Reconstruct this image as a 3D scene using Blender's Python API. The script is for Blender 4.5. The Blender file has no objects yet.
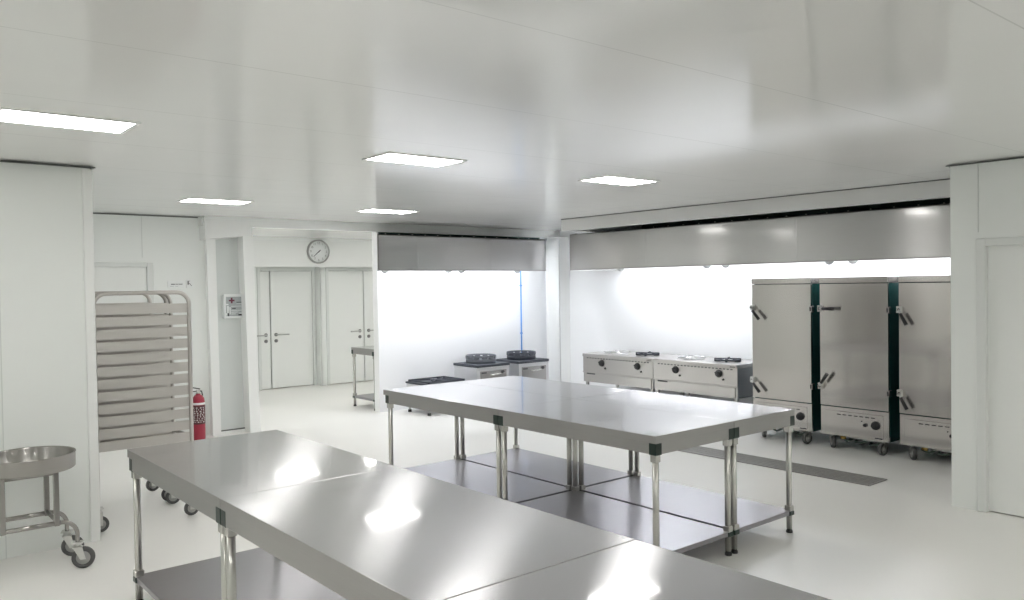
import bpy, bmesh, math, random
from mathutils import Vector, Matrix
random.seed(7)
PI = math.pi
S = bpy.context.scene
COL = S.collection
T = 0.794            # worktable height
H = 2.414           # ceiling height

# ------------------------------------------------------------------ materials
def nt(name):
    m = bpy.data.materials.new(name); m.use_nodes = True
    n = m.node_tree.nodes; l = m.node_tree.links
    return m, n, l, n['Principled BSDF']

def mat(name, col, rough=0.5, metal=0.0, spec=0.5, noise=0.0, nscale=8.0, bump=0.0, bscale=40.0, coat=0.0):
    m, n, l, b = nt(name)
    b.inputs['Base Color'].default_value = (*col, 1)
    b.inputs['Roughness'].default_value = rough
    b.inputs['Metallic'].default_value = metal
    b.inputs['Specular IOR Level'].default_value = spec
    if coat: b.inputs['Coat Weight'].default_value = coat
    tc = n.new('ShaderNodeTexCoord')
    if noise:
        t = n.new('ShaderNodeTexNoise'); t.inputs['Scale'].default_value = nscale; t.inputs['Detail'].default_value = 4
        l.new(tc.outputs['Object'], t.inputs['Vector'])
        r = n.new('ShaderNodeMapRange'); r.inputs['To Min'].default_value = 1-noise; r.inputs['To Max'].default_value = 1+noise
        l.new(t.outputs['Fac'], r.inputs['Value'])
        mx = n.new('ShaderNodeMix'); mx.data_type = 'RGBA'; mx.blend_type = 'MULTIPLY'; mx.inputs['Factor'].default_value = 1
        mx.inputs['A'].default_value = (*col, 1)
        l.new(r.outputs['Result'], mx.inputs['B']); l.new(mx.outputs['Result'], b.inputs['Base Color'])
    if bump:
        t = n.new('ShaderNodeTexNoise'); t.inputs['Scale'].default_value = bscale; t.inputs['Detail'].default_value = 2
        l.new(tc.outputs['Object'], t.inputs['Vector'])
        bp = n.new('ShaderNodeBump'); bp.inputs['Strength'].default_value = bump; bp.inputs['Distance'].default_value = 0.02
        l.new(t.outputs['Fac'], bp.inputs['Height']); l.new(bp.outputs['Normal'], b.inputs['Normal'])
    return m

def steel(name, col, r1, r2, mixf=0.5, brush=(1, 60, 1), bump=0.0, bscale=2.5, var=0.04, aniso=0.0, tan=(1, 0, 0)):
    """brushed stainless: a tight and a wide metallic lobe, brush grain and slight sheet waviness"""
    m, n, l, b = nt(name)
    b.inputs['Base Color'].default_value = (*col, 1); b.inputs['Metallic'].default_value = 1
    b.inputs['Roughness'].default_value = r1
    b2 = n.new('ShaderNodeBsdfPrincipled')
    b2.inputs['Metallic'].default_value = 1; b2.inputs['Roughness'].default_value = r2
    b2.inputs['Base Color'].default_value = (*col, 1)
    if aniso:
        b2.inputs['Anisotropic'].default_value = aniso
        cv = n.new('ShaderNodeCombineXYZ')
        for i in range(3): cv.inputs[i].default_value = tan[i]
        l.new(cv.outputs[0], b2.inputs['Tangent'])
    mx = n.new('ShaderNodeMixShader'); mx.inputs[0].default_value = mixf
    out = n['Material Output']
    l.new(b.outputs[0], mx.inputs[1]); l.new(b2.outputs[0], mx.inputs[2]); l.new(mx.outputs[0], out.inputs['Surface'])
    tc = n.new('ShaderNodeTexCoord'); mp = n.new('ShaderNodeMapping'); mp.inputs['Scale'].default_value = brush
    l.new(tc.outputs['Object'], mp.inputs['Vector'])
    t = n.new('ShaderNodeTexNoise'); t.inputs['Scale'].default_value = 6; t.inputs['Detail'].default_value = 3
    l.new(mp.outputs[0], t.inputs['Vector'])
    r = n.new('ShaderNodeMapRange'); r.inputs['To Min'].default_value = 1-var; r.inputs['To Max'].default_value = 1+var
    l.new(t.outputs['Fac'], r.inputs['Value'])
    cm = n.new('ShaderNodeMix'); cm.data_type = 'RGBA'; cm.blend_type = 'MULTIPLY'; cm.inputs['Factor'].default_value = 1
    cm.inputs['A'].default_value = (*col, 1); l.new(r.outputs['Result'], cm.inputs['B'])
    for q in (b, b2): l.new(cm.outputs['Result'], q.inputs['Base Color'])
    if bump:
        t2 = n.new('ShaderNodeTexNoise'); t2.inputs['Scale'].default_value = bscale; t2.inputs['Detail'].default_value = 1
        l.new(tc.outputs['Object'], t2.inputs['Vector'])
        bp = n.new('ShaderNodeBump'); bp.inputs['Strength'].default_value = bump; bp.inputs['Distance'].default_value = 0.05
        l.new(t2.outputs['Fac'], bp.inputs['Height'])
        for q in (b, b2): l.new(bp.outputs['Normal'], q.inputs['Normal'])
    return m

def emit(name, col, strength):
    m, n, l, b = nt(name)
    b.inputs['Base Color'].default_value = (.9, .9, .9, 1)
    b.inputs['Emission Color'].default_value = (*col, 1); b.inputs['Emission Strength'].default_value = strength
    return m

def ceiling_mat():
    m, n, l, b = nt('ceiling_panel')
    b.inputs['Roughness'].default_value = 0.14; b.inputs['Specular IOR Level'].default_value = 0.6
    tc = n.new('ShaderNodeTexCoord'); sp = n.new('ShaderNodeSeparateXYZ'); l.new(tc.outputs['Object'], sp.inputs[0])
    def M(op, a, c=None, d=None):
        q = n.new('ShaderNodeMath'); q.operation = op
        for i, v in enumerate((a, c, d)):
            if v is None: continue
            if isinstance(v, (int, float)): q.inputs[i].default_value = v
            else: l.new(v, q.inputs[i])
        return q.outputs[0]
    y = M('ADD', sp.outputs['Y'], 9*0.952 - 0.96 + 0.476)
    d = M('ABSOLUTE', M('SUBTRACT', M('MODULO', y, 0.952), 0.476))
    line = M('LESS_THAN', d, 0.003)
    d2 = M('LESS_THAN', M('ABSOLUTE', M('SUBTRACT', sp.outputs['X'], 6.34)), 0.004)
    d3 = M('LESS_THAN', M('ABSOLUTE', M('SUBTRACT', sp.outputs['Y'], 8.16)), 0.008)
    ln = M('MAXIMUM', line, M('MAXIMUM', d2, d3))
    t = n.new('ShaderNodeTexNoise'); t.inputs['Scale'].default_value = .9; l.new(tc.outputs['Object'], t.inputs['Vector'])
    ln = M('MULTIPLY', ln, M('MULTIPLY', t.outputs['Fac'], .5))
    mx = n.new('ShaderNodeMix'); mx.data_type = 'RGBA'
    mx.inputs['A'].default_value = (.87, .872, .86, 1); mx.inputs['B'].default_value = (.2, .21, .2, 1)
    l.new(ln, mx.inputs['Factor']); l.new(mx.outputs['Result'], b.inputs['Base Color'])
    t2 = n.new('ShaderNodeTexNoise'); t2.inputs['Scale'].default_value = 1.3; l.new(tc.outputs['Object'], t2.inputs['Vector'])
    bp = n.new('ShaderNodeBump'); bp.inputs['Strength'].default_value = .05; bp.inputs['Distance'].default_value = .05
    l.new(t2.outputs['Fac'], bp.inputs['Height']); l.new(bp.outputs['Normal'], b.inputs['Normal'])
    return m

M_ceil = ceiling_mat()
M_wall = mat('sandwich_panel', (.845, .868, .852), .38, noise=.012, nscale=2)
M_wallk = mat('white_kitchen_panel', (.90, .905, .92), .35, noise=.01, nscale=2)
M_white = mat('white_trim', (.88, .89, .88), .4, noise=.01)
M_post = mat('white_post', (.90, .91, .90), .35, noise=.01)
M_grey = mat('grey_panel', (.68, .71, .70), .4, noise=.02, nscale=3)
M_jamb = mat('door_jamb', (.76, .78, .765), .4, noise=.01)
M_leaf = mat('door_leaf', (.86, .875, .86), .38, noise=.012, nscale=2)
M_gap = mat('dark_gap', (.13, .14, .135), .7, noise=.2)
M_plen = mat('void_shade', (.08, .12, .11), .8, noise=.2)  # dark colour stands in for the shade of the space above the hoods
M_floor = mat('floor_epoxy', (.86, .85, .825), .30, spec=.45, noise=.03, nscale=1.2, bump=.03, bscale=5)
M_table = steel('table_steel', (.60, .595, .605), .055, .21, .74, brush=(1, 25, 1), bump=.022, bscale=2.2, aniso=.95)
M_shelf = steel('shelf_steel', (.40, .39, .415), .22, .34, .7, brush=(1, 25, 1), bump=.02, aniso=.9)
M_side = steel('rim_steel_dimmed', (.43, .42, .415), .28, .45, .5, brush=(1, 1, 30))  # same steel, darkened for the duller reflections on upright faces
M_tube = steel('tube_steel', (.66, .65, .62), .18, .3, .5, brush=(30, 30, 1))
M_hood = steel('hood_steel', (.60, .592, .585), .10, .30, .82, brush=(1, 1, 40), bump=.03, bscale=1.5, aniso=.9, tan=(0, 0, 1))
M_cab = steel('cabinet_steel', (.585, .562, .538), .09, .24, .65, brush=(1, 40, 1), bump=.035, bscale=1.6, aniso=.9, tan=(0, 0, 1))
M_rack = steel('rack_steel', (.64, .615, .595), .35, .5, .5, brush=(1, 1, 30))
M_range = steel('range_steel', (.66, .64, .625), .22, .38, .5, brush=(1, 40, 1))
M_tub = steel('tub_steel', (.40, .385, .37), .12, .30, .7, brush=(1, 1, 40), aniso=.9, tan=(0, 0, 1))
M_stove = steel('stove_steel', (.74, .74, .75), .35, .5, .5)
M_sdark = steel('range_side', (.30, .30, .31), .3, .45, .5)
M_cap = mat('green_black_plastic', (.012, .028, .022), .3, noise=.1)
M_film = mat('teal_film', (.018, .075, .070), .25, noise=.1)
M_black = mat('black_plastic', (.02, .02, .022), .4, noise=.1)
M_iron = mat('cast_iron', (.045, .05, .065), .55, noise=.25, nscale=40)
M_irong = mat('grey_iron', (.13, .14, .16), .5, noise=.15, nscale=30)
M_rubber = mat('rubber_grey', (.09, .09, .09), .6, noise=.15)
M_hub = mat('wheel_hub', (.40, .40, .39), .45, noise=.08)
M_zinc = mat('zinc', (.66, .66, .64), .3, metal=1, noise=.08)
M_red = mat('red_paint', (.34, .022, .048), .32, noise=.06)
M_label = mat('dark_label', (.10, .03, .035), .5, noise=.1)
M_ink = mat('ink', (.05, .05, .055), .6, noise=.05)
M_paper = mat('white_plate', (.84, .86, .86), .5, noise=.01)
M_cross = mat('maroon_ink', (.16, .03, .06), .5, noise=.05)
M_pack = mat('grey_backing', (.42, .45, .46), .6, noise=.1, nscale=60)
M_blue = mat('blue_pipe', (.13, .33, .72), .4, noise=.05)
M_hose = mat('hose_green', (.10, .13, .11), .5, noise=.1)
M_handle = mat('handle_steel', (.22, .22, .22), .35, metal=.6, noise=.05)
M_faint = mat('faint_ink', (.26, .27, .27), .6, noise=.05)
M_faintw = mat('pale_print', (.62, .60, .60), .6, noise=.1)
M_joint = mat('panel_joint', (.70, .725, .71), .45, noise=.01)
M_beam = mat('beam_shaded_white', (.72, .72, .71), .45, noise=.01)  # white beam, its shade put into a darker base colour
M_lever = mat('lever_steel', (.50, .50, .49), .35, metal=.3, noise=.05)
M_brass = mat('brass', (.70, .48, .16), .3, metal=1, noise=.1)
M_lampglass = mat('lamp_glass', (.50, .51, .52), .15, noise=.03)
M_drain = mat('drain_steel', (.34, .335, .32), .5, metal=.4, noise=.25, nscale=50)
M_pit = mat('drain_pit', (.07, .07, .068), .8, noise=.2)
M_lamp = emit('lamp_diffuser', (1.0, .985, .955), 19.0)
M_tubeL = emit('hood_tube', (.92, .95, 1.0), 78.0)

# ------------------------------------------------------------------ mesh builder
class B:
    def __init__(s): s.bm = bmesh.new()
    def _add(s, tmp):
        me = bpy.data.meshes.new('t'); tmp.to_mesh(me); tmp.free(); s.bm.from_mesh(me); bpy.data.meshes.remove(me); return s
    def box(s, x0, x1, y0, y1, z0, z1, bev=0.0, seg=1, rot=None):
        t = bmesh.new(); bmesh.ops.create_cube(t, size=1)
        for v in t.verts:
            v.co = Vector(((x0+x1)/2+v.co.x*(x1-x0), (y0+y1)/2+v.co.y*(y1-y0), (z0+z1)/2+v.co.z*(z1-z0)))
        if bev: bmesh.ops.bevel(t, geom=list(t.edges), offset=bev, segments=seg, affect='EDGES', profile=.5)
        if rot:
            c, axis, ang = rot
            bmesh.ops.rotate(t, verts=t.verts, cent=Vector(c), matrix=Matrix.Rotation(ang, 3, axis))
        return s._add(t)
    def cyl(s, p0, p1, r, r2=None, seg=16, caps=True):
        p0, p1 = Vector(p0), Vector(p1); d = p1-p0
        t = bmesh.new()
        bmesh.ops.create_cone(t, cap_ends=caps, segments=seg, radius1=r, radius2=r if r2 is None else r2, depth=d.length)
        q = Vector((0, 0, 1)).rotation_difference(d).to_matrix()
        for f in t.faces: f.smooth = len(f.verts) == 4
        for v in t.verts: v.co = q @ v.co + (p0+p1)/2
        return s._add(t)
    def lathe(s, prof, c=(0, 0, 0), seg=32, axis='Z', smooth=True):
        """prof: (radius, height) pairs"""
        t = bmesh.new(); rings = []
        for r, h in prof:
            if r < 1e-6: rings.append([t.verts.new((0, 0, h))])
            else: rings.append([t.verts.new((r*math.cos(2*PI*i/seg), r*math.sin(2*PI*i/seg), h)) for i in range(seg)])
        for a, b in zip(rings, rings[1:]):
            for i in range(seg):
                j = (i+1) % seg
                vs = [a[0]] if len(a) == 1 else [a[i], a[j]]
                vs += [b[0]] if len(b) == 1 else [b[j], b[i]]
                if len(vs) > 2:
                    f = t.faces.new(vs); f.smooth = smooth
        if axis == 'X': bmesh.ops.rotate(t, verts=t.verts, matrix=Matrix.Rotation(PI/2, 3, 'Y'))
        if axis == '-X': bmesh.ops.rotate(t, verts=t.verts, matrix=Matrix.Rotation(-PI/2, 3, 'Y'))
        if axis == 'Y': bmesh.ops.rotate(t, verts=t.verts, matrix=Matrix.Rotation(-PI/2, 3, 'X'))
        if axis == '-Y': bmesh.ops.rotate(t, verts=t.verts, matrix=Matrix.Rotation(PI/2, 3, 'X'))
        bmesh.ops.translate(t, verts=t.verts, vec=Vector(c))
        return s._add(t)
    def tube(s, pts, r, seg=10, closed=False):
        pts = [Vector(p) for p in pts]; t = bmesh.new(); rings = []; N = len(pts); up = None
        for i, p in enumerate(pts):
            if closed: d = pts[(i+1) % N]-pts[i-1]
            else: d = pts[min(i+1, N-1)]-pts[max(i-1, 0)]
            d.normalize()
            if up is None:
                up = Vector((0, 0, 1)) if abs(d.z) < .9 else Vector((1, 0, 0))
            a = (up - d*up.dot(d)).normalized(); up = a; b = d.cross(a)
            rings.append([t.verts.new(p + a*r*math.cos(2*PI*k/seg) + b*r*math.sin(2*PI*k/seg)) for k in range(seg)])
        for i in range(N if closed else N-1):
            a, b = rings[i], rings[(i+1) % N]
            for k in range(seg):
                f = t.faces.new((a[k], a[(k+1) % seg], b[(k+1) % seg], b[k])); f.smooth = True
        if not closed: t.faces.new(list(reversed(rings[0]))); t.faces.new(rings[-1])
        return s._add(t)
    def prism(s, poly, z0, z1, axis='Z'):
        """poly in the two other axes (X,Y for Z; X,Z for Y; Y,Z for X)"""
        t = bmesh.new()
        def P(a, b, h): return {'Z': (a, b, h), 'Y': (a, h, b), 'X': (h, a, b)}[axis]
        lo = [t.verts.new(P(a, b, z0)) for a, b in poly]; hi = [t.verts.new(P(a, b, z1)) for a, b in poly]
        n = len(poly)
        t.faces.new(lo); t.faces.new(hi)
        for i in range(n): t.faces.new((lo[i], lo[(i+1) % n], hi[(i+1) % n], hi[i]))
        bmesh.ops.recalc_face_normals(t, faces=t.faces)
        return s._add(t)
    def rotate(s, cent, axis, ang):
        bmesh.ops.rotate(s.bm, verts=s.bm.verts, cent=Vector(cent), matrix=Matrix.Rotation(ang, 3, axis)); return s
    def text(s, txt, size, origin, right, up, depth=.001):
        cu = bpy.data.curves.new('t', 'FONT'); cu.body = txt; cu.size = size; cu.align_x = 'CENTER'; cu.align_y = 'CENTER'
        o = bpy.data.objects.new('t', cu); COL.objects.link(o); bpy.context.view_layer.update()
        me = bpy.data.meshes.new_from_object(o.evaluated_get(bpy.context.evaluated_depsgraph_get()))
        right, up = Vector(right), Vector(up)
        for v in me.vertices: v.co = Vector(origin) + right*v.co.x + up*v.co.y
        s.bm.from_mesh(me)
        bpy.data.objects.remove(o); bpy.data.curves.remove(cu); bpy.data.meshes.remove(me)
        return s
    def build(s, name, m, parent=None, label=None, kind=None):
        off = Vector((0, 0, 0)); p = parent
        while p is not None: off += p.location; p = p.parent
        bmesh.ops.translate(s.bm, verts=s.bm.verts, vec=-off)
        me = bpy.data.meshes.new(name); s.bm.to_mesh(me); s.bm.free(); me.materials.append(m)
        o = bpy.data.objects.new(name, me); COL.objects.link(o)
        if parent: o.parent = parent
        if label: o['label'] = label
        if kind: o['kind'] = kind
        return o

def thing(name, label, cat, loc, group=None):
    o = bpy.data.objects.new(name, None); o.empty_display_size = .1; COL.objects.link(o); o.location = loc
    o['label'] = label; o['category'] = cat
    if group: o['group'] = group
    return o
def tag(o, label, cat, group=None):
    o['label'] = label; o['category'] = cat
    if group: o['group'] = group
    return o
def dup(o, label=None, loc=None, parent=None):
    c = o.copy(); COL.objects.link(c)
    if parent: c.parent = parent
    if loc is not None: c.location = loc
    if label: c['label'] = label
    for ch in list(o.children): dup(ch, parent=c)
    return c
def struct(name, b, m): return b.build(name, m, kind='structure')

# ------------------------------------------------------------------ camera
f_px, yaw, pitch, roll, hc = 811.48, math.radians(50.287), math.radians(-1.032), math.radians(-0.846), 1.612
d = Vector((math.cos(yaw)*math.cos(pitch), math.sin(yaw)*math.cos(pitch), math.sin(pitch)))
r = d.cross(Vector((0, 0, 1))).normalized(); u = r.cross(d)
r2 = r*math.cos(roll) + u*math.sin(roll); u2 = -r*math.sin(roll) + u*math.cos(roll)
cam = bpy.data.cameras.new('camera'); co = bpy.data.objects.new('camera', cam); COL.objects.link(co)
cam.sensor_width = 36; cam.lens = 36*f_px/1024; cam.clip_start = .05
mw = Matrix((r2, u2, -d)).transposed().to_4x4(); mw.translation = Vector((0, 0, hc)); co.matrix_world = mw
S.camera = co

# ------------------------------------------------------------------ the setting
struct('floor', B().box(-2.6, 9.2, -3.2, 13.2, -.06, 0), M_floor)
c = B().box(-2.6, 6.85, -3.2, 13.2, H, H+.08).box(6.85, 9.2, 7.28, 13.2, H, H+.08)
struct('ceiling', c, M_ceil)
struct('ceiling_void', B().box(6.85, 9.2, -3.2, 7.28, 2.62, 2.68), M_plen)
# beam above the right hood, with a dark joint along the ceiling edge
struct('beam_right', B().box(6.853, 6.95, -3.2, 7.28, 2.272, 2.62).box(6.95, 8.3, 7.2, 7.28, 2.272, 2.62), M_beam)
struct('trim_1', B().box(6.847, 6.856, -3.2, 7.28, H-.008, H+.001), M_gap)
# beam above the opening and the left hood
struct('beam_back', B().box(3.585, 8.4, 8.86, 8.94, 2.308, H+.002), M_white)
struct('void_shade_strip_2', B().box(5.36, 8.1, 9.085, 9.12, 2.05, H-.002), M_plen)  # dark strip standing in for the shade above the left hood
struct('void_shade_strip_3', B().box(8.24, 8.3, 2.45, 7.19, 1.98, 2.6), M_plen)  # dark strip standing in for the shade behind the right hood's top
# kitchen partition walls
struct('wall_back', B().box(5.337, 8.55, 9.12, 9.245, 0, H), M_wallk)
struct('wall_right', B().box(8.3, 8.42, -3.2, 9.12, 0, 2.62), M_wallk)
# left block, its corner trim and joint
struct('wall_left', B().box(-2.6, 1.262, 5.74, 9.05, 0, 2.402), M_wall)
struct('trim_4', B().box(1.215, 1.272, 5.725, 5.79, 0, 2.396, .004), M_white)
struct('trim_gap_shade_5', B().box(-2.6, 1.29, 5.715, 5.78, 2.403, 2.408).box(-2.6, 1.27, 5.75, 9, 2.398, H), M_gap)  # ledge, plus dark filler painting the shade of the wall-top gap
struct('trim_6', B().box(.747, .753, 5.737, 5.742, 0, 2.396), M_joint)
# back left wall with a panel door
b = B().box(1.262, 1.62, 9.05, 9.15, 0, 2.40).box(2.56, 3.20, 9.05, 9.15, 0, 2.40).box(1.62, 2.56, 9.05, 9.15, 1.90, 2.40)
struct('wall_back_left', b, M_wall)
struct('gap_shade_7', B().box(1.262, 3.06, 9.06, 9.14, 2.40, H), M_gap)  # dark filler painting the shade of the gap under the ceiling
struct('trim_8', B().box(2.470, 2.474, 9.046, 9.052, 1.96, 2.40), M_joint)
dr = struct('door_1', B().box(1.66, 2.52, 9.075, 9.12, .01, 1.865), M_leaf)
B().box(1.60, 1.665, 9.04, 9.11, 0, 1.91, .004).box(2.515, 2.58, 9.04, 9.11, 0, 1.91, .004).box(1.665, 2.515, 9.04, 9.11, 1.862, 1.91, .004).build('door_frame', M_jamb, dr)
# column clad with a grey panel between two white posts
col = struct('column_left', B().box(3.15, 3.60, 9.055, 9.30, 0, 2.31), M_white)
B().prism([(3.22, .035), (3.545, .035), (3.545, 2.205), (3.22, 2.165)], 9.035, 9.056, 'Y').build('cladding_panel', M_grey, col)
def post(x0b, x1b, x0t, x1t, yf, yb, z):
    t = B(); bm = bmesh.new()
    lo = [bm.verts.new(p) for p in ((x0b, yf, 0), (x1b, yf, 0), (x1b, yb, 0), (x0b, yb, 0))]
    hi = [bm.verts.new(p) for p in ((x0t, yf, z), (x1t, yf, z), (x1t, yb, z), (x0t, yb, z))]
    bm.faces.new(lo[::-1]); bm.faces.new(hi)
    for i in range(4): bm.faces.new((lo[i], lo[(i+1) % 4], hi[(i+1) % 4], hi[i]))
    return t._add(bm)
post(3.145, 3.235, 3.115, 3.215, 8.97, 9.06, 2.175).build('corner_post', M_post, col)
post(3.525, 3.642, 3.482, 3.600, 8.865, 9.06, 2.212).build('corner_post', M_post, col)
B().box(3.22, 3.545, 9.02, 9.04, .0, .03).build('kick_plate', M_white, col)
B().box(3.235, 3.53, 9.024, 9.04, .03, .043).build('shadow_gap', M_gap, col)
struct('trim_9', B().prism([(3.07, 2.158), (3.585, 2.214), (3.585, H+.001), (3.07, H+.001)], 8.86, 9.3, 'Y').box(3.05, 3.075, 8.90, 9.06, 2.31, H-.01, .008), M_white)
# corner column between the two hoods
col = struct('column_corner', B().box(8.10, 8.3, 8.66, 8.94, 0, 2.26), M_white)
B().box(8.09, 8.105, 8.65, 8.68, 0, 2.262).box(8.09, 8.12, 8.648, 8.662, 0, 2.262).box(8.09, 8.105, 8.92, 8.945, 0, 2.262).build('corner_trim', M_post, col)
B().box(8.11, 8.299, 8.67, 8.93, 2.26, 2.31).build('column_head', M_white, col)
# passage behind: two pairs of doors
struct('wall_passage', B().box(3.2, 5.16, 12.5, 12.6, 0, H).box(5.16, 6.13, 12.5, 12.6, 1.93, H).box(6.12, 6.14, 12.33, 12.6, 0, H)
       .box(6.13, 6.26, 12.33, 12.43, 0, H).box(8.02, 9.0, 12.33, 12.43, 0, H).box(6.26, 8.02, 12.33, 12.43, 1.93, H), M_wall)
struct('wall_passage_left', B().box(3.1, 3.2, 9.3, 12.6, 0, H), M_wall)
struct('wall_passage_right', B().box(8.6, 8.7, 9.12, 12.5, 0, H), M_wall)
struct('lintel', B().box(3.2, 8.6, 12.0, 12.12, 1.955, H), M_white)
def double_door(name, x0, xm, x1, y, top):
    o = struct(name, B().box(x0-.05, x0, y-.02, y+.06, 0, top+.05, .004).box(x1, x1+.05, y-.02, y+.06, 0, top+.05, .004).box(x0, x1, y-.02, y+.06, top, top+.05, .004), M_jamb)
    for a, e, s in ((x0, xm-.006, -1), (xm+.006, x1, 1)):
        lf = B().box(a+.004, e-.004, y-.005, y+.04, .012, top-.004, .003).build('door_leaf', M_leaf, o)
        hx = xm + s*.085
        h = B().cyl((hx, y-.005, .875), (hx, y-.017, .875), .028).cyl((hx, y-.005, .775), (hx, y-.017, .775), .028)
        h.build('lock_rose', M_handle, lf)
        B().tube([(hx, y-.015, .875), (hx, y-.055, .875), (hx+s*.03, y-.065, .875), (hx+s*.2, y-.065, .872)], .011).build('door_handle', M_lever, lf)
    return o
double_door('door_2', 5.17, 5.335, 6.06, 12.5, 1.90)
double_door('door_3', 6.275, 6.93, 7.62, 12.33, 1.90)
# right block with its door
struct('wall_block_right', B().box(6.05, 8.3, 2.26, 2.43, 0, 2.403).box(6.05, 6.16, -3.2, 1.30, 0, 2.403).box(6.05, 6.16, 1.30, 2.26, 1.885, 2.403), M_wall)
struct('trim_gap_shade_10', B().box(6.025, 6.12, -3.2, 2.45, 2.404, 2.409).box(6.06, 8.3, -3.2, 2.42, 2.403, H), M_gap)  # ledge, plus dark filler for the shade between block and ceiling
struct('trim_11', B().box(6.045, 6.052, 2.244, 2.250, 1.93, 2.396), M_joint)
dr = struct('door_4', B().box(6.085, 6.13, 1.36, 2.20, .008, 1.832), M_leaf)
B().box(6.04, 6.12, 2.20, 2.262, 0, 1.886, .004).box(6.04, 6.12, 1.29, 1.36, 0, 1.886, .004).box(6.04, 6.12, 1.36, 2.20, 1.832, 1.886, .004).build('door_frame', M_jamb, dr)
# the walls behind the camera
struct('wall_rear', B().box(-2.6, 6.1, -3.2, -3.1, 0, H), M_wall)
struct('wall_side', B().box(-2.6, -2.5, -3.2, 5.74, 0, H), M_wall)

# ------------------------------------------------------------------ ceiling lights
def ceiling_light(x, y, label):
    t = thing('ceiling_light', label, 'light', (x, y, H), 'ceiling panel lights')
    B().box(x-.29, x+.29, y-.16, y-.145, H-.006, H).box(x-.29, x+.29, y+.145, y+.16, H-.006, H).box(x-.29, x-.27, y-.145, y+.145, H-.006, H).box(x+.27, x+.29, y-.145, y+.145, H-.006, H).build('frame', M_white, t)
    B().box(x-.27, x+.27, y-.145, y+.145, H-.005, H-.001).build('diffuser', M_lamp, t)
    return t
L0 = ceiling_light(2.82, 4.33, 'large glowing ceiling panel in the middle of the ceiling, above the front tables')
for x, y, lb in ((.84, 4.27, 'brightest long ceiling panel at the left, above the plain left wall'),
                 (4.69, 4.32, 'glowing ceiling panel in front of the right hood'),
                 (2.65, 7.37, 'small glowing ceiling panel nearest the tray racks'),
                 (4.48, 7.42, 'small thin ceiling panel between the clock and the left hood'),
                 (4.75, -.4, 'added unseen light panel over the right door, out of the picture'),  # this and the next five: unseen panels added to brighten the room
                 (.84, .2, 'added unseen light panel over the near table end, out of the picture'),
                 (-1.2, 4.27, 'added unseen light panel further along the left wall, out of the picture'),
                 (-1.2, 1.2, 'added unseen light panel by the side wall, out of the picture'),
                 (1.0, -1.9, 'added unseen light panel by the rear wall, out of the picture'),
                 (4.2, -1.9, 'added unseen light panel behind the right door, out of the picture'),
                 (4.6, 10.0, 'added light panel just behind the beam over the opening, hidden from view'),  # last three: hidden panels added to brighten the passage and its doors
                 (5.9, 10.02, 'added light panel over the narrow half hidden worktable, hidden by the beam'),
                 (7.7, 10.7, 'added unseen light panel in the passage behind the white partition')):
    dup(L0, lb, (x, y, H))

# ------------------------------------------------------------------ hoods
def lamp_dome(x, y, z, parent):
    l = B().lathe([(.0, -.075), (.02, -.072), (.04, -.055), (.046, -.03), (.046, 0), (.03, .012), (.03, .05), (0, .05)], (x, y, z), 20)
    return l.build('lamp', M_lampglass, parent)
# left hood: its end is cut back at an angle towards the white partition
z0, z1 = 1.82, 2.246
t = thing('range_hood', 'grey steel extractor hood on the left, above the pot stoves beside the clock', 'hood', (6.3, 8.8, z0), 'extractor hoods')
def hoodbox(b, p, zz0, zz1): return b.prism(p, zz0, zz1)
xl, xr, yf, yb = 4.955, 7.645, 8.45, 9.08
b = B()
for xa, xb in ((xl, 5.52), (5.522, 6.665), (6.667, xr)):
    b.box(xa, xb, yf, yf+.012, z0, z1)
b.prism([(xl, yf), (xl+.012, yf), (5.322, yb), (5.31, yb)], z0, z1).box(xr-.012, xr, yf, yb, z0+.2, z1)
b.prism([(xl, yf), (xr, yf), (xr, yb), (5.31, yb)], z1-.012, z1)
b.build('canopy', M_hood, t)
B().box(xl+.01, xr, yf-.004, yf+.03, z0-.012, z0+.004).build('rim', M_side, t)
for i in range(14): B().cyl((xl+.12+i*.19, yf+.02, z1-.001), (xl+.12+i*.19, yf+.02, z1+.012), .008, seg=8).build('bolt', M_zinc, t)
for x in (5.12, 6.06, 6.27, 7.22): lamp_dome(x, 8.57, 1.855, t)
for xa, xb in ((5.12, 6.35), (6.4, 7.62)):
    B().cyl((xa, 8.58, 1.95), (xb, 8.58, 1.95), .018, seg=12).build('lamp_tube', M_tubeL, t)
# right hood
z0, z1 = 1.806, 2.258
t = thing('range_hood', 'long grey steel extractor hood on the right, above the gas ranges and steam cabinets', 'hood', (7.8, 5, z0), 'extractor hoods')
b = B(); ya, yb = 2.44, 7.60
for y0, y1 in ((2.44, 4.378), (4.38, 6.32), (6.3215, 7.60)): b.box(7.30, 7.312, y0, y1, z0, z1)
b.box(7.30, 8.23, yb-.012, yb, z0, z1).box(7.30, 8.23, ya, ya+.012, z0, z1).box(7.30, 8.23, ya, yb, z1-.012, z1)
b.build('canopy', M_hood, t)
B().box(7.296, 7.335, ya, yb, z0-.012, z0+.004).box(7.30, 8.23, yb-.03, yb, z0-.012, z0).build('rim', M_side, t)
for i in range(24): B().cyl((7.32, ya+.12+i*.215, z1-.001), (7.32, ya+.12+i*.215, z1+.012), .008, seg=8).build('bolt', M_zinc, t)
for y in (6.85, 5.56, 5.31, 4.11, 3.87): lamp_dome(7.44, y, 1.84, t)
for ya_, yb_ in ((2.7, 3.9), (4.0, 5.2), (5.3, 6.5), (6.55, 7.45)):
    B().cyl((7.72, ya_, 1.93), (7.72, yb_, 1.93), .016, seg=12).build('lamp_tube', M_tubeL, t)

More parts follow.
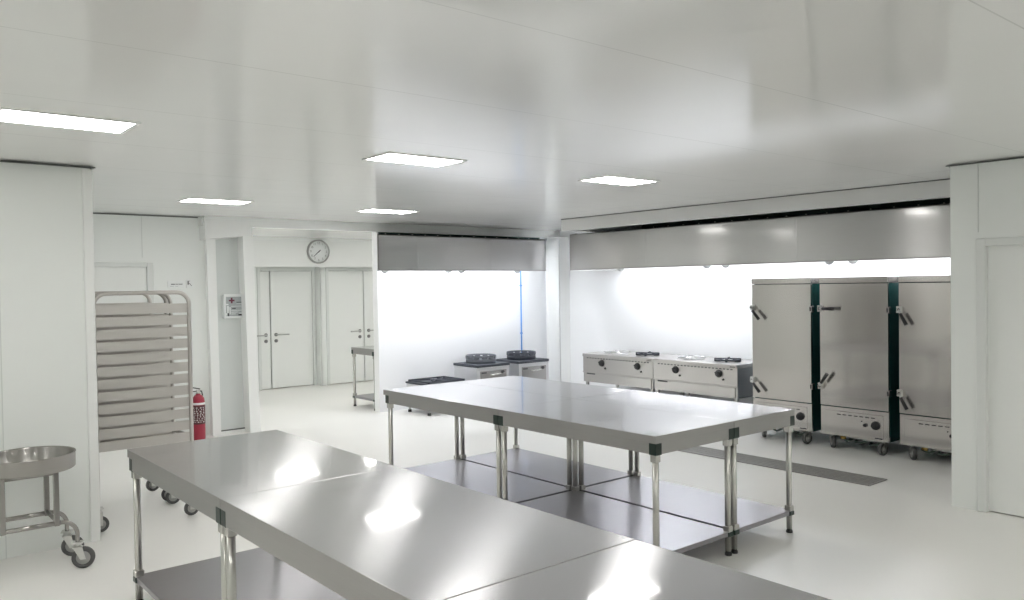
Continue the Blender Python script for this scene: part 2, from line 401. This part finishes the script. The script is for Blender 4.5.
# ------------------------------------------------------------------ worktables
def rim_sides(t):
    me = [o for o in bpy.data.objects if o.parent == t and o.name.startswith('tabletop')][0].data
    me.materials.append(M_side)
    for p in me.polygons: p.material_index = 1 if abs(p.normal.z) < .5 else 0  # upright faces take the darkened steel
def worktable(x0, x1, y0, y1, h, label, group, shelf_h=.145, k=1.149, over=0.0):
    t = thing('steel_worktable', label, 'table', ((x0+x1)/2, (y0+y1)/2, 0), group)
    rim, ap = .036*k, .088*k
    B().box(x0, x1, y0, y1, h-rim, h, .002, 2).build('tabletop', M_table, t); rim_sides(t)
    i = .0012; c_ = .05; y1 -= over
    for q in ((x0+i, x0+i+.012, y0+c_, y1-c_), (x1-i-.012, x1-i, y0+c_, y1-c_), (x0+c_, x1-c_, y0+i, y0+i+.012), (x0+c_, x1-c_, y1-i-.012, y1-i)):
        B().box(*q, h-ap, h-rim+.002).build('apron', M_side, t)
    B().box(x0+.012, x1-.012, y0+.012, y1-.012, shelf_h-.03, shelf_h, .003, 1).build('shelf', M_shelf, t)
    for sx, lx in ((1, x0), (-1, x1)):
        for sy, ly in ((1, y0), (-1, y1)):
            cx, cy = lx+sx*.028, ly+sy*.028
            l = B().cyl((cx, cy, .025), (cx, cy, h-.06), .018, seg=16)
            l.box(cx-.022, cx+.022, cy-.022, cy+.022, shelf_h-.005, shelf_h+.03, .004)
            l.box(cx-.021, cx+.021, cy-.021, cy+.021, h-ap-.045, h-ap+.004, .004)
            lo = l.build('leg', M_tube, t)
            a_, b_ = lx+sx*.05, ly+sy*.05
            B().box(min(lx, a_), max(lx, a_), min(ly, b_), max(ly, b_), h-ap-.004, h-rim, .002).build('corner_cap', M_cap, lo)
            B().box(cx-.0235, cx+.0235, cy-.0235, cy+.0235, shelf_h-.032, shelf_h-.004, .003).build('shelf_clamp', M_cap, lo)
            B().lathe([(0, 0), (.021, 0), (.021, .012), (.016, .02), (.016, .04), (0, .04)], (cx, cy, 0), 16).build('foot', M_black, lo)
    return t
K = 1.149
nx0, nx1 = .9865*K, 1.692*K
g1 = 'steel worktables of the front row'
worktable(nx0, nx1, 2.764*K, 3.917*K, T, 'steel worktable at the far end of the front row, beside the tray racks', g1, over=.03)
worktable(nx0, nx1, 1.517*K, 2.760*K, T, 'middle steel worktable of the front row with the brightest lamp reflection', g1)
worktable(nx0, nx1, .272*K, 1.513*K, T, 'steel worktable at the near end of the front row, cut off by the picture edge', g1)
g2 = 'steel worktables of the four-table island'
ya_, yb_, yc_, yd_ = 2.469*K, 3.640*K, 3.6435*K, 4.917*K
xa_, xb_, xc_, xd_ = 2.906*K, 3.517*K, 3.5205*K, 4.087*K
worktable(xa_, xb_, yc_, yd_, T, 'steel island worktable at the corner facing the double-burner stove and clock', g2, over=.03)
worktable(xa_, xb_, ya_, yb_, T, 'steel island worktable nearest the camera, behind the front table row', g2)
worktable(xc_, xd_, yc_, yd_, T, 'steel island worktable furthest from the camera, nearest the pot stoves', g2, over=.03)
worktable(xc_, xd_, ya_, yb_, T, 'steel island worktable nearest the steam cabinets and floor drain', g2)
worktable(5.36, 6.6, 9.29, 9.895, .805, 'narrow steel worktable half hidden behind the white partition, before the doors', None, k=1.0)

# ------------------------------------------------------------------ casters
def caster(x, y, r, parent, top, ang=0, forkmat=None, wheelmat=None, wk=.46, ox=.028):
    """swivel caster: fork plus wheel; top is the height of its mounting plate"""
    w = r*wk
    b = B().box(x-.032, x+.032, y-.032, y+.032, top-.006, top, .002).cyl((x, y, top-.03), (x, y, top-.005), .02)
    for s in (-1, 1):
        b.prism([(x-.025, top-.028), (x+.025, top-.028), (x+ox+.014, r-.008), (x+ox-.014, r-.008)], y+s*(w/2+.004)-.0025, y+s*(w/2+.004)+.0025, 'Y')
    b.box(x-.026, x+.026, y-w/2-.006, y+w/2+.006, top-.034, top-.028)
    b.cyl((x+ox, y-w/2-.012, r), (x+ox, y+w/2+.012, r), .007, seg=8)
    b.rotate((x, y, 0), 'Z', ang)
    f = b.build('caster', forkmat or M_zinc, parent)
    b = B().lathe([(.62*r, -w*.42), (.66*r, -w*.5), (.92*r, -w*.5), (r, -w*.3), (r, w*.3), (.92*r, w*.5), (.66*r, w*.5), (.62*r, w*.42)], (x+ox, y, r), 28, '-Y')
    b.rotate((x, y, 0), 'Z', ang); wl = b.build('wheel', wheelmat or M_rubber, f)
    b = B().lathe([(0, -w*.48), (.2*r, -w*.5), (.25*r, -w*.36), (.63*r, -w*.42), (.63*r, w*.42), (.25*r, w*.36), (.2*r, w*.5), (0, w*.48)], (x+ox, y, r), 24, '-Y')
    b.rotate((x, y, 0), 'Z', ang); b.build('wheel_hub', M_hub, f)
    return f

# ------------------------------------------------------------------ tray racks
def arc(c, r, a0, a1, n, f): return [f(c[0]+r*math.cos(a0+(a1-a0)*i/n), c[1]+r*math.sin(a0+(a1-a0)*i/n)) for i in range(n+1)]
def rack(x0, x1, ya, yb, label):
    t = thing('tray_rack', label, 'rack', ((x0+x1)/2, (ya+yb)/2, 0), 'steel tray racks')
    zt, R = 1.598, .085
    for y in (ya, yb):
        f = lambda a, b_, y=y: (a, y, b_)
        p = [(x0, y, .16)] + arc((x0+R, zt-R), R, PI, PI/2, 8, f) + arc((x1-R, zt-R), R, PI/2, 0, 8, f) + [(x1, y, .16)]
        B().tube(p, .0145, 12).build('hoop', M_rack, t)
    for p_, q_ in (((x0, ya+.01, .56), (x0, yb-.01, .56)), ((x1, ya+.01, .56), (x1, yb-.01, .56)), ((x0+.2, ya, zt), (x0+.2, yb, zt))):
        B().tube([p_, q_], .0145).build('cross_bar', M_rack, t)
    for k in range(12):
        z = 1.456 - k*.0836
        for y, s in ((ya, 1), (yb, -1)):
            y0 = y + s*.002
            B().box(x0+.004, x1-.004, min(y0, y0+s*.0025), max(y0, y0+s*.0025), z, z+.063) \
               .box(x0+.004, x1-.004, min(y0, y0+s*.055), max(y0, y0+s*.055), z-.0025, z).build('tray_runner', M_rack, t)
    for x in (x0, x1):
        for y in (ya, yb): caster(x, y, .053, t, .165, random.uniform(-.2, .2) + (PI if x > 1.6 else 0), ox=.012)
    return t
rack(1.306, 1.928, 5.935, 6.350, 'steel tray rack of stacked runners, the front one of the pair beside the left wall')
rack(1.306, 1.928, 6.455, 6.865, 'steel tray rack directly behind the front rack, mostly hidden by its runners')

# ------------------------------------------------------------------ tub trolley
t = thing('tub_trolley', 'low wheeled trolley carrying a round shallow steel tub, against the left wall', 'trolley', (.82, 5.4, 0))
cx, cy, R = .83, 5.40, .238
B().lathe([(0, .586), (R-.006, .586), (R, .592), (R, .670), (R+.004, .674), (R+.002, .678), (R-.004, .676), (R-.006, .670), (R-.006, .596), (R-.01, .592), (0, .592)], (cx, cy, 0), 64).build('tub', M_tub, t)
xs, ys = (.672, .938), (5.25, 5.535)
for y in ys: B().tube([(xs[0]-.04, y, .285), (xs[1]+.02, y, .285)], .014).build('rail', M_tub, t)
for x in xs: B().tube([(x, ys[0], .295), (x, ys[1], .295)], .012).build('rail', M_tub, t)
for y in ys: B().tube([(xs[0], y, .575), (xs[1], y, .575)], .012).build('rail', M_tub, t)
for x in xs:
    for y in ys:
        B().box(x-.014, x+.014, y-.014, y+.014, .27, .586, .003).build('leg', M_tub, t)
for sx, x in ((-1, xs[0]), (1, xs[1])):
    for y in ys:
        p = [(x, y, .285)] + [(x+sx*(.02+.085*math.sin(a)), y, .2+.085*math.cos(a)) for a in [i*PI/16 for i in range(9)]] + [(x+sx*.105, y, .15)]
        B().tube(p, .012).build('outrigger', M_tub, t)
        caster(x+sx*.105, y, .062, t, .156, -.35 if sx > 0 else PI+.3)

# ------------------------------------------------------------------ things on and by the back left wall
x, y = 2.955, 8.86
t = thing('fire_extinguisher', 'red fire extinguisher standing on the floor between tray rack and white column', 'fire extinguisher', (x, y, 0))
B().lathe([(0, 0), (.058, 0), (.065, .01), (.067, .03), (.067, .41), (.060, .45), (.041, .478), (.024, .488), (.022, .50), (0, .50)], (x, y, 0), 32).build('cylinder_body', M_red, t)
lab = B().lathe([(.0675, .175), (.0685, .178), (.0685, .375), (.0675, .378)], (x, y, 0), 32).build('label_band', M_label, t)
b = B()
for k in range(9):
    z = .195 + k*.019
    a = -2.75 + random.uniform(0, .25)
    while a < -.9:
        w = random.uniform(.08, .26)
        n = 4
        for i in range(n):
            a0, a1 = a + w*i/n, a + w*(i+1)/n
            rr = .0693
            b.prism([(x+rr*math.cos(a0), y+rr*math.sin(a0)), (x+rr*math.cos(a1), y+rr*math.sin(a1)), (x+.068*math.cos(a1), y+.068*math.sin(a1)), (x+.068*math.cos(a0), y+.068*math.sin(a0))], z, z+.011)
        a += w + random.uniform(.16, .4)
b.build('label_print', M_faintw, lab)
B().lathe([(.0675, .382), (.0685, .384), (.0685, .404), (.0675, .406)], (x, y, 0), 32).build('white_band', M_paper, t)
v = B().cyl((x, y, .495), (x, y, .53), .018).box(x-.02, x+.02, y-.012, y+.012, .52, .545, .004).build('valve', M_zinc, t)
B().box(x-.075, x+.02, y-.01, y+.01, .548, .558, .003, rot=((x, y, .55), 'Y', .25)).box(x-.07, x+.015, y-.01, y+.01, .522, .530, .003).build('lever', M_black, v)
B().tube([(x+.015, y+.01, .525), (x+.045, y+.03, .52), (x+.06, y+.045, .48), (x+.058, y+.055, .40), (x+.055, y+.055, .2)], .007).build('hose', M_black, t)

def sign(x, w, z, hgt, label):
    return tag(B().box(x, x+w, 9.044, 9.05, z-hgt/2, z+hgt/2, .001).build('wall_sign', M_paper), label, 'sign')
s = sign(2.72, .175, 1.678, .067, 'small white sign plate with a line of dark lettering, above the tray rack')
b = B()
for zz, xa, xb, hh in ((1.677, 2.755, 2.795, .012), (1.678, 2.80, 2.83, .008), (1.678, 2.835, 2.875, .009), (1.656, 2.745, 2.785, .003), (1.656, 2.80, 2.83, .003)):
    b.box(xa, xb, 9.0425, 9.0441, zz-hh/2, zz+hh/2)
b.build('lettering', M_faint, s)
s = sign(2.915, .08, 1.68, .09, 'small square white sign with a dark extinguisher symbol, right of the lettered plate')
B().box(2.928, 2.944, 9.042, 9.0441, 1.672, 1.712, .001).box(2.930, 2.955, 9.042, 9.0441, 1.709, 1.714).prism([(2.943, 1.69), (2.949, 1.69), (2.975, 1.660), (2.969, 1.657)], 9.042, 9.0441, 'Y').build('symbol', M_faint, s)

t = thing('first_aid_cabinet', 'white framed first aid cabinet with a dark red cross on the grey column panel', 'first aid cabinet', (3.43, 9.03, 1.295))
x0, x1, z0, z1, y = 3.295, 3.575, 1.290, 1.558, 9.03
B().box(x0+.01, x1-.01, y-.045, y, z0+.01, z1-.01).build('cabinet_body', M_pack, t)
B().box(x0, x0+.024, y-.06, y, z0, z1, .003).box(x1-.024, x1, y-.06, y, z0, z1, .003).box(x0+.024, x1-.024, y-.06, y, z0, z0+.024, .003).box(x0+.024, x1-.024, y-.06, y, z1-.024, z1, .003).build('frame', M_paper, t)
yy = y-.0455; dz_ = -.01
B().box(3.378, 3.396, yy-.002, yy, 1.458, 1.52).box(3.356, 3.418, yy-.002, yy, 1.480, 1.498).build('cross', M_cross, t)
b = B()
for k, (xa, xb, za, zb) in enumerate(((3.335, 3.352, 1.36, 1.44), (3.36, 3.372, 1.345, 1.425), (3.315, 3.33, 1.335, 1.36), (3.31, 3.35, 1.45, 1.462), (3.38, 3.43, 1.345, 1.352), (3.38, 3.46, 1.365, 1.372), (3.38, 3.50, 1.385, 1.391), (3.38, 3.52, 1.432, 1.437), (3.44, 3.54, 1.46, 1.464), (3.31, 3.55, 1.54, 1.545), (3.47, 3.53, 1.35, 1.36))):
    b.box(xa, xb, yy-.0015, yy, za+dz_, zb+dz_)
b.build('print', M_paper, t)
b = B()
for xa, xb, za, zb in ((3.31, 3.325, 1.34, 1.41), (3.342, 3.356, 1.325, 1.39), (3.39, 3.43, 1.405, 1.415), (3.44, 3.54, 1.475, 1.482), (3.46, 3.5, 1.33, 1.345)):
    b.box(xa, xb, yy-.0012, yy, za+dz_, zb+dz_)
b.build('print_dark', M_ink, t)

# clock on the lintel
x, y, z, R = 5.935, 12.0, 2.198, .192
t = thing('wall_clock', 'round white wall clock hanging above the doors', 'clock', (x, y, z))
B().lathe([(R-.022, 0), (R, 0), (R, .035), (R-.008, .045), (R-.018, .045), (R-.022, .03)], (x, y, z), 48, '-Y').rotate((x, y, z), 'Z', 0).build('case', M_hub, t)
B().lathe([(0, .03), (R-.018, .03), (R-.018, .0), (0, 0)], (x, y, z), 48, '-Y').build('dial', M_paper, t)
b = B()
for k in range(1, 13):
    a = PI/2 - k*PI/6
    b.text(str(k), .05, (x+.135*math.cos(a), y-.032, z+.135*math.sin(a)), (1, 0, 0), (0, 0, 1))
b.build('numerals', M_faint, t)
def hand(a, L, tail, w):
    dx, dz = math.sin(a), math.cos(a); px, pz = dz, -dx
    pts = [(x-dx*tail+px*w, z-dz*tail+pz*w), (x+dx*L+px*w*.5, z+dz*L+pz*w*.5), (x+dx*L-px*w*.5, z+dz*L-pz*w*.5), (x-dx*tail-px*w, z-dz*tail-pz*w)]
    return pts
B().prism(hand(math.radians(228), .12, .04, .006), y-.038, y-.035, 'Y').build('minute_hand', M_ink, t)
B().prism(hand(math.radians(229.5), .075, .02, .008), y-.042, y-.039, 'Y').build('hour_hand', M_ink, t)

# blue gas pipe on the left kitchen wall
tag(B().cyl((7.735, 9.105, .02), (7.735, 9.105, 1.9), .0105, seg=12).box(7.72, 7.75, 9.09, 9.12, .9, .915).box(7.72, 7.75, 9.09, 9.12, 1.6, 1.615).build('gas_pipe', M_blue), 'thin blue gas pipe running down the white wall behind the pot stoves', 'pipe')

# ------------------------------------------------------------------ stoves on the left wall
x0, x1, y0, y1, h = 5.62, 6.22, 8.42, 8.93, .37
t = thing('gas_stove', 'low gas stove with black pan supports, beside the left end of the white wall', 'stove', (5.92, 8.67, 0))
B().box(x0, x1, y0, y1, .07, h, .004).build('body', M_stove, t)
B().box(x0-.008, x1+.008, y0-.008, y1+.008, h, h+.022, .004).build('hob_top', M_iron, t)
for bx in (x0+.30,):
    by = (y0+y1)/2
    B().lathe([(0, .0), (.07, .0), (.075, .02), (.05, .028), (0, .028)], (bx, by, h+.02), 24).build('burner', M_iron, t)
    b = B().box(x0+.02, x1-.02, y0+.02, y0+.04, h+.03, h+.048).box(x0+.02, x1-.02, y1-.04, y1-.02, h+.03, h+.048).box(x0+.02, x0+.04, y0+.02, y1-.02, h+.03, h+.048).box(x1-.04, x1-.02, y0+.02, y1-.02, h+.03, h+.048)
    for a in range(4):
        an = PI/4 + a*PI/2
        b.tube([(bx+.33*math.cos(an), by+.30*math.sin(an), h+.04), (bx+.08*math.cos(an), by+.08*math.sin(an), h+.05)], .011, 6)
    for px, py in ((x0+.03, y0+.03), (x1-.03, y0+.03), (x0+.03, y1-.03), (x1-.03, y1-.03)): b.box(px-.01, px+.01, py-.01, py+.01, h+.018, h+.035)
    b.build('pan_support', M_iron, t)
for lx in (x0+.03, x1-.03):
    for ly in (y0+.03, y1-.03):
        l = B().cyl((lx, ly, .03), (lx, ly, .08), .015).build('leg', M_zinc, t)
        B().lathe([(0, 0), (.024, 0), (.022, .03), (0, .035)], (lx, ly, 0), 12).build('foot', M_black, l)
B().lathe([(0, .0), (.02, .0), (.018, .03), (0, .03)], (x0+.2, y0, .27), 16, '-Y').lathe([(0, .0), (.02, .0), (.018, .03), (0, .03)], (x0+.4, y0, .27), 16, '-Y').build('knob', M_black, t)

def pot_stove(x0, label, ringmat):
    x1, y0, y1, h = x0+.545, 8.48, 9.0, .535
    t = thing('stockpot_stove', label, 'stove', (x0+.27, 8.74, 0), 'stockpot stoves')
    B().box(x0, x1, y0, y1, .06, h, .004).build('body', M_stove, t)
    B().box(x0-.008, x1+.008, y0-.008, y1+.008, h, h+.035, .004).build('hob_top', M_iron, t)
    cx, cy = x0+.272, 8.75
    R = .205
    b = B().lathe([(R-.012, 0), (R, 0), (R, .05), (R-.012, .07), (R-.012, 0)], (cx, cy, h+.03), 40)
    for k in range(12):
        a = k*PI/6 + .1
        b.box(cx-.036, cx+.036, cy+R-.012, cy+R, h+.095, h+.13, rot=((cx, cy, 0), 'Z', a))
    b.lathe([(R-.012, .09), (R, .09), (R, .112), (R-.012, .112), (R-.012, .09)], (cx, cy, h+.03), 40)
    b.build('pot_ring', ringmat, t)
    B().lathe([(0, 0), (.09, 0), (.09, .02), (.06, .035), (0, .035)], (cx, cy, h+.03), 24).build('burner', M_iron, t)
    B().box(x0+.05, x1-.05, y0-.006, y0, .24, h-.05, .002).build('front_panel', M_range, t)
    B().box(x0+.07, x0+.15, y0-.01, y0-.006, h-.085, h-.065).build('name_plate', M_ink, t)
    B().tube([(x0+.22, y0-.01, .43), (x0+.22, y0-.05, .43), (x0+.36, y0-.05, .44), (x0+.36, y0-.01, .44)], .009).build('handle', M_zinc, t)
    B().lathe([(0, 0), (.022, 0), (.02, .03), (0, .032)], (x0+.42, y0-.006, .455), 16, '-Y').build('knob', M_black, t)
    for lx in (x0+.03, x1-.03):
        for ly in (y0+.03, y1-.03): B().cyl((lx, ly, 0), (lx, ly, .07), .018, seg=12).build('leg', M_black, t)
    return t
pot_stove(6.432, 'pot stove with a raised grey ring, nearer the low black-topped stove', M_irong)
pot_stove(7.15, 'pot stove with a raised dark ring, in front of the blue pipe', M_iron)

# ------------------------------------------------------------------ gas ranges on the right wall
def gas_range(y0, label):
    y1 = y0+1.192; X0, X1, h = 7.55, 8.2, .705
    t = thing('gas_range', label, 'range', (7.87, (y0+y1)/2, 0), 'steel two-burner gas ranges')
    B().box(X0+.012, X1, y0+.008, y1-.008, .335, h-.04).build('body', M_range, t)
    for yy in (y0, y1-.008):
        B().box(X0+.01, X1, yy, yy+.008, .335, h-.04).build('side_panel', M_sdark, t)
    tp = B().box(X0-.012, X1, y0, y1, h-.04, h, .004).build('hob_top', M_range, t)
    B().box(X0, X0+.012, y0, y1, .455, h-.04, .002).build('control_panel', M_range, t)
    b = B()
    for k in range(22): b.box(X0-.0012, X0+.002, y0+.06+k*.049, y0+.09+k*.049, h-.062, h-.05)
    b.build('vent_slot', M_ink, t)
    B().box(X0-.002, X0+.01, y0+.03, y1-.03, .335, .452, .002).box(X0-.008, X0+.0, y0, y1, .455, .467, .002).build('drip_drawer', M_range, t)
    B().box(X0-.004, X0-.002, y1-.22, y1-.07, .435, .452).build('drawer_slot', M_ink, t)
    for ky in (y0+.243, y0+.848):
        k = B().lathe([(0, .0), (.045, .0), (.045, .006), (.036, .01), (.034, .03), (.028, .034), (0, .034)], (X0, ky, .593), 24, '-X').box(X0-.042, X0-.02, ky-.034, ky+.034, .585, .601, .003, rot=((X0, ky, .593), 'X', .5)).build('knob', M_black, t)
        B().lathe([(0, .0), (.012, .0), (.010, .016), (0, .018)], (X0, ky-.06, .53), 12, '-X').build('igniter', M_black, t)
    # the two burners: bright enamelled star and black pan support
    for ky, dark in ((y0+.85, False), (y0+.33, True)):
        cx = 7.84
        m = M_iron if dark else M_stove
        B().lathe([(0, 0), (.08, 0), (.08, .012), (.055, .02), (0, .02)], (cx, ky, h), 24).build('burner', M_zinc, t)
        b = B()
        if dark:
            b.lathe([(.115, .012), (.138, .012), (.138, .028), (.115, .028), (.115, .012)], (cx, ky, h), 28)
            for a in range(4):
                an = a*PI/2+.5
                b.box(cx+.06, cx+.15, ky-.011, ky+.011, h, h+.038, .003, rot=((cx, ky, 0), 'Z', an))
        else:
            b.lathe([(.15, .0), (.165, .0), (.165, .012), (.15, .012), (.15, .0)], (cx, ky, h), 28)
            for a in range(5):
                b.box(cx+.06, cx+.16, ky-.009, ky+.009, h, h+.03, .003, rot=((cx, ky, 0), 'Z', a*2*PI/5))
        b.build('pan_support', m, t)
    B().box(X0+.05, X1-.02, y0+.03, y1-.03, .16, .18, .003).build('shelf', M_shelf, t)
    for lx in (X0+.04, X1-.04):
        for ly in (y0+.04, y1-.04):
            l = B().box(lx-.018, lx+.018, ly-.018, ly+.018, .03, .337, .003).build('leg', M_tube, t)
            B().lathe([(0, 0), (.022, 0), (.018, .03), (0, .032)], (lx, ly, 0), 12).build('foot', M_black, l)
    B().box(X0-.012, X0-.011, y0+.02, y0+.09, h-.032, h-.02).build('name_plate', M_ink, t)
    return t
gas_range(6.448, 'steel gas range in the corner beside the corner column, left one of two')
gas_range(5.250, 'steel gas range with a dark side panel, next to the steam cabinets')

# ------------------------------------------------------------------ steam cabinets
def steam_cabinet(yr, label, angs):
    W = .662; yl = yr+W; X0, X1 = 7.30, 8.05
    t = thing('steam_cabinet', label, 'steam cabinet', (7.68, yr+W/2, 0), 'steel steam cabinets')
    B().box(X0+.035, X1, yr+.006, yl-.006, .13, 1.60).build('body', M_film, t, label='dark green film-covered sides')
    B().box(X0-.006, X1, yr-.004, yl+.004, 1.588, 1.642, .003).build('top_panel', M_cab, t)
    dr = B().box(X0, X0+.035, yr, yl, .416, 1.583, .004, 2).build('door', M_cab, t)
    base = B().box(X0+.004, X0+.034, yr, yl, .135, .408, .003).build('base_panel', M_cab, t)
    B().box(X0-.002, X0+.006, yr+.05, yl-.045, .15, .372, .003).build('control_panel', M_cab, base)
    b = B()
    for k in range(7): b.box(X0-.0032, X0, yr+.125+k*.055, yr+.162+k*.055, .337, .345)
    b.build('vent_slot', M_ink, base)
    kn = B().lathe([(0, .0), (.04, .0), (.04, .008), (.032, .012), (.03, .034), (.024, .04), (0, .04)], (X0-.002, yr+.118, .275), 24, '-X').box(X0-.048, X0-.03, yr+.112, yr+.124, .245, .305, .003).build('knob', M_black, base)
    B().lathe([(0, .0), (.018, .0), (.015, .02), (0, .022)], (X0-.002, yr+.215, .268), 16, '-X').lathe([(0, .0), (.006, .0), (.005, .006), (0, .008)], (X0-.002, yr+.25, .30), 10, '-X').build('button', M_black, base)
    B().box(X0-.003, X0-.0018, yr+.055, yr+.125, .153, .163).build('name_plate', M_ink, base)
    for z in (1.337, .578):
        B().box(X0+.004, X0+.05, yr-.008, yr+.0, z-.03, z+.03, .002).box(X0-.003, X0+.002, yr-.006, yr+.016, z-.028, z+.028, .002).build('hinge', M_cab, t)
        B().box(X0-.0042, X0-.002, yr-.002, yr+.011, z-.02, z+.02).build('hinge_slot', M_ink, t)
    for (z, a) in zip((1.345, .598), angs):
        # latch on the left door edge; angle measured from pointing right (towards -Y)
        yl_ = yl-.018
        l = B().box(X0-.02, X0+.001, yl_-.016, yl_+.030, z-.03, z+.03, .003).cyl((X0-.045, yl_, z), (X0-.02, yl_, z), .02)
        l.cyl((X0-.01, yl_+.022, z+.022), (X0-.028, yl_+.022, z+.022), .008, seg=8).cyl((X0-.01, yl_+.022, z-.022), (X0-.028, yl_+.022, z-.022), .008, seg=8)
        lo = l.build('latch', M_zinc, t)
        B().cyl((X0-.047, yl_, z), (X0-.044, yl_, z), .012).cyl((X0-.0215, yl_+.018, z-.012), (X0-.0195, yl_+.018, z-.012), .009).build('latch_screw', M_black, lo)
        dy, dz = -math.cos(a), math.sin(a)
        p = [(X0-.04, yl_, z), (X0-.05, yl_+dy*.035, z+dz*.035), (X0-.062, yl_+dy*.05, z+dz*.05)]
        h = B().tube(p, .010)
        h.build('lever', M_zinc, lo)
        B().cyl((X0-.06, yl_+dy*.04, z+dz*.04), (X0-.066, yl_+dy*.155, z+dz*.155), .014, .017, seg=14).build('handle_grip', M_black, lo)
    for x in (X0+.08, X1-.08):
        for y in (yr+.075, yl-.075): caster(x, y, .056, t, .135, PI+.75 if y > yr+.3 else PI-.2, wk=.62)
    b = B()
    for k in range(3):
        yy = yr+.12+k*.14
        b.tube([(X0+.12, yy, .10), (X0+.1, yy+.05, .075), (X0+.13, yy+.12, .06+.015*k), (X0+.3, yy+.16, .09), (X0+.5, yy+.1, .11)], .011)
    b.build('gas_hose', M_hose, t)
    B().cyl((X0+.10, yl-.20, .105), (X0+.10, yl-.155, .105), .016).cyl((X0+.1, yl-.19, .105), (X0+.1, yl-.19, .133), .009).build('gas_fitting', M_brass, t)
    B().tube([(X0+.09, yr+.1, .115), (X0+.09, yl-.24, .115)], .012).build('gas_rail', M_zinc, t)
    return t
dn, up = -math.radians(48), math.radians(55)
steam_cabinet(4.228, 'tall steel steam cabinet next to the gas ranges, both latches pointing down', (dn, dn))
steam_cabinet(3.472, 'tall steel steam cabinet standing in the middle, one latch level and one raised', (0.0, up))
steam_cabinet(2.712, 'tall steel steam cabinet partly hidden by the right wall block', (dn-.2, dn-.2))

# ------------------------------------------------------------------ floor drain
t = thing('floor_drain', 'long dark grated floor drain running in front of the steam cabinets', 'drain', (6.32, 5, 0))
B().box(6.17, 6.47, 3.09, 6.9, .0005, .003).build('pit', M_pit, t)
B().box(6.17, 6.185, 3.09, 6.9, .001, .008).box(6.455, 6.47, 3.09, 6.9, .001, .008).box(6.185, 6.455, 3.09, 3.105, .001, .008).box(6.185, 6.455, 6.885, 6.9, .001, .008).build('frame', M_drain, t)
b = B()
for k in range(9): b.box(6.197+k*.029, 6.211+k*.029, 3.105, 6.885, .002, .007)
for k in range(62): b.box(6.185, 6.455, 3.13+k*.061, 3.136+k*.061, .0015, .006)
b.build('grate', M_drain, t)

# ------------------------------------------------------------------ world and view
w = bpy.data.worlds.new('world'); S.world = w; w.use_nodes = True
w.node_tree.nodes['Background'].inputs[0].default_value = (.8, .85, .9, 1); w.node_tree.nodes['Background'].inputs[1].default_value = .02
S.view_settings.view_transform = 'Standard'; S.view_settings.look = 'None'; S.view_settings.gamma = 1
S.view_settings.use_curve_mapping = False
S.view_settings.exposure = 0.20
cy = S.cycles
cy.max_bounces = 14; cy.diffuse_bounces = 12; cy.glossy_bounces = 6; cy.sample_clamp_indirect = 6.0
cy.use_denoising = True
cy.caustics_reflective = True
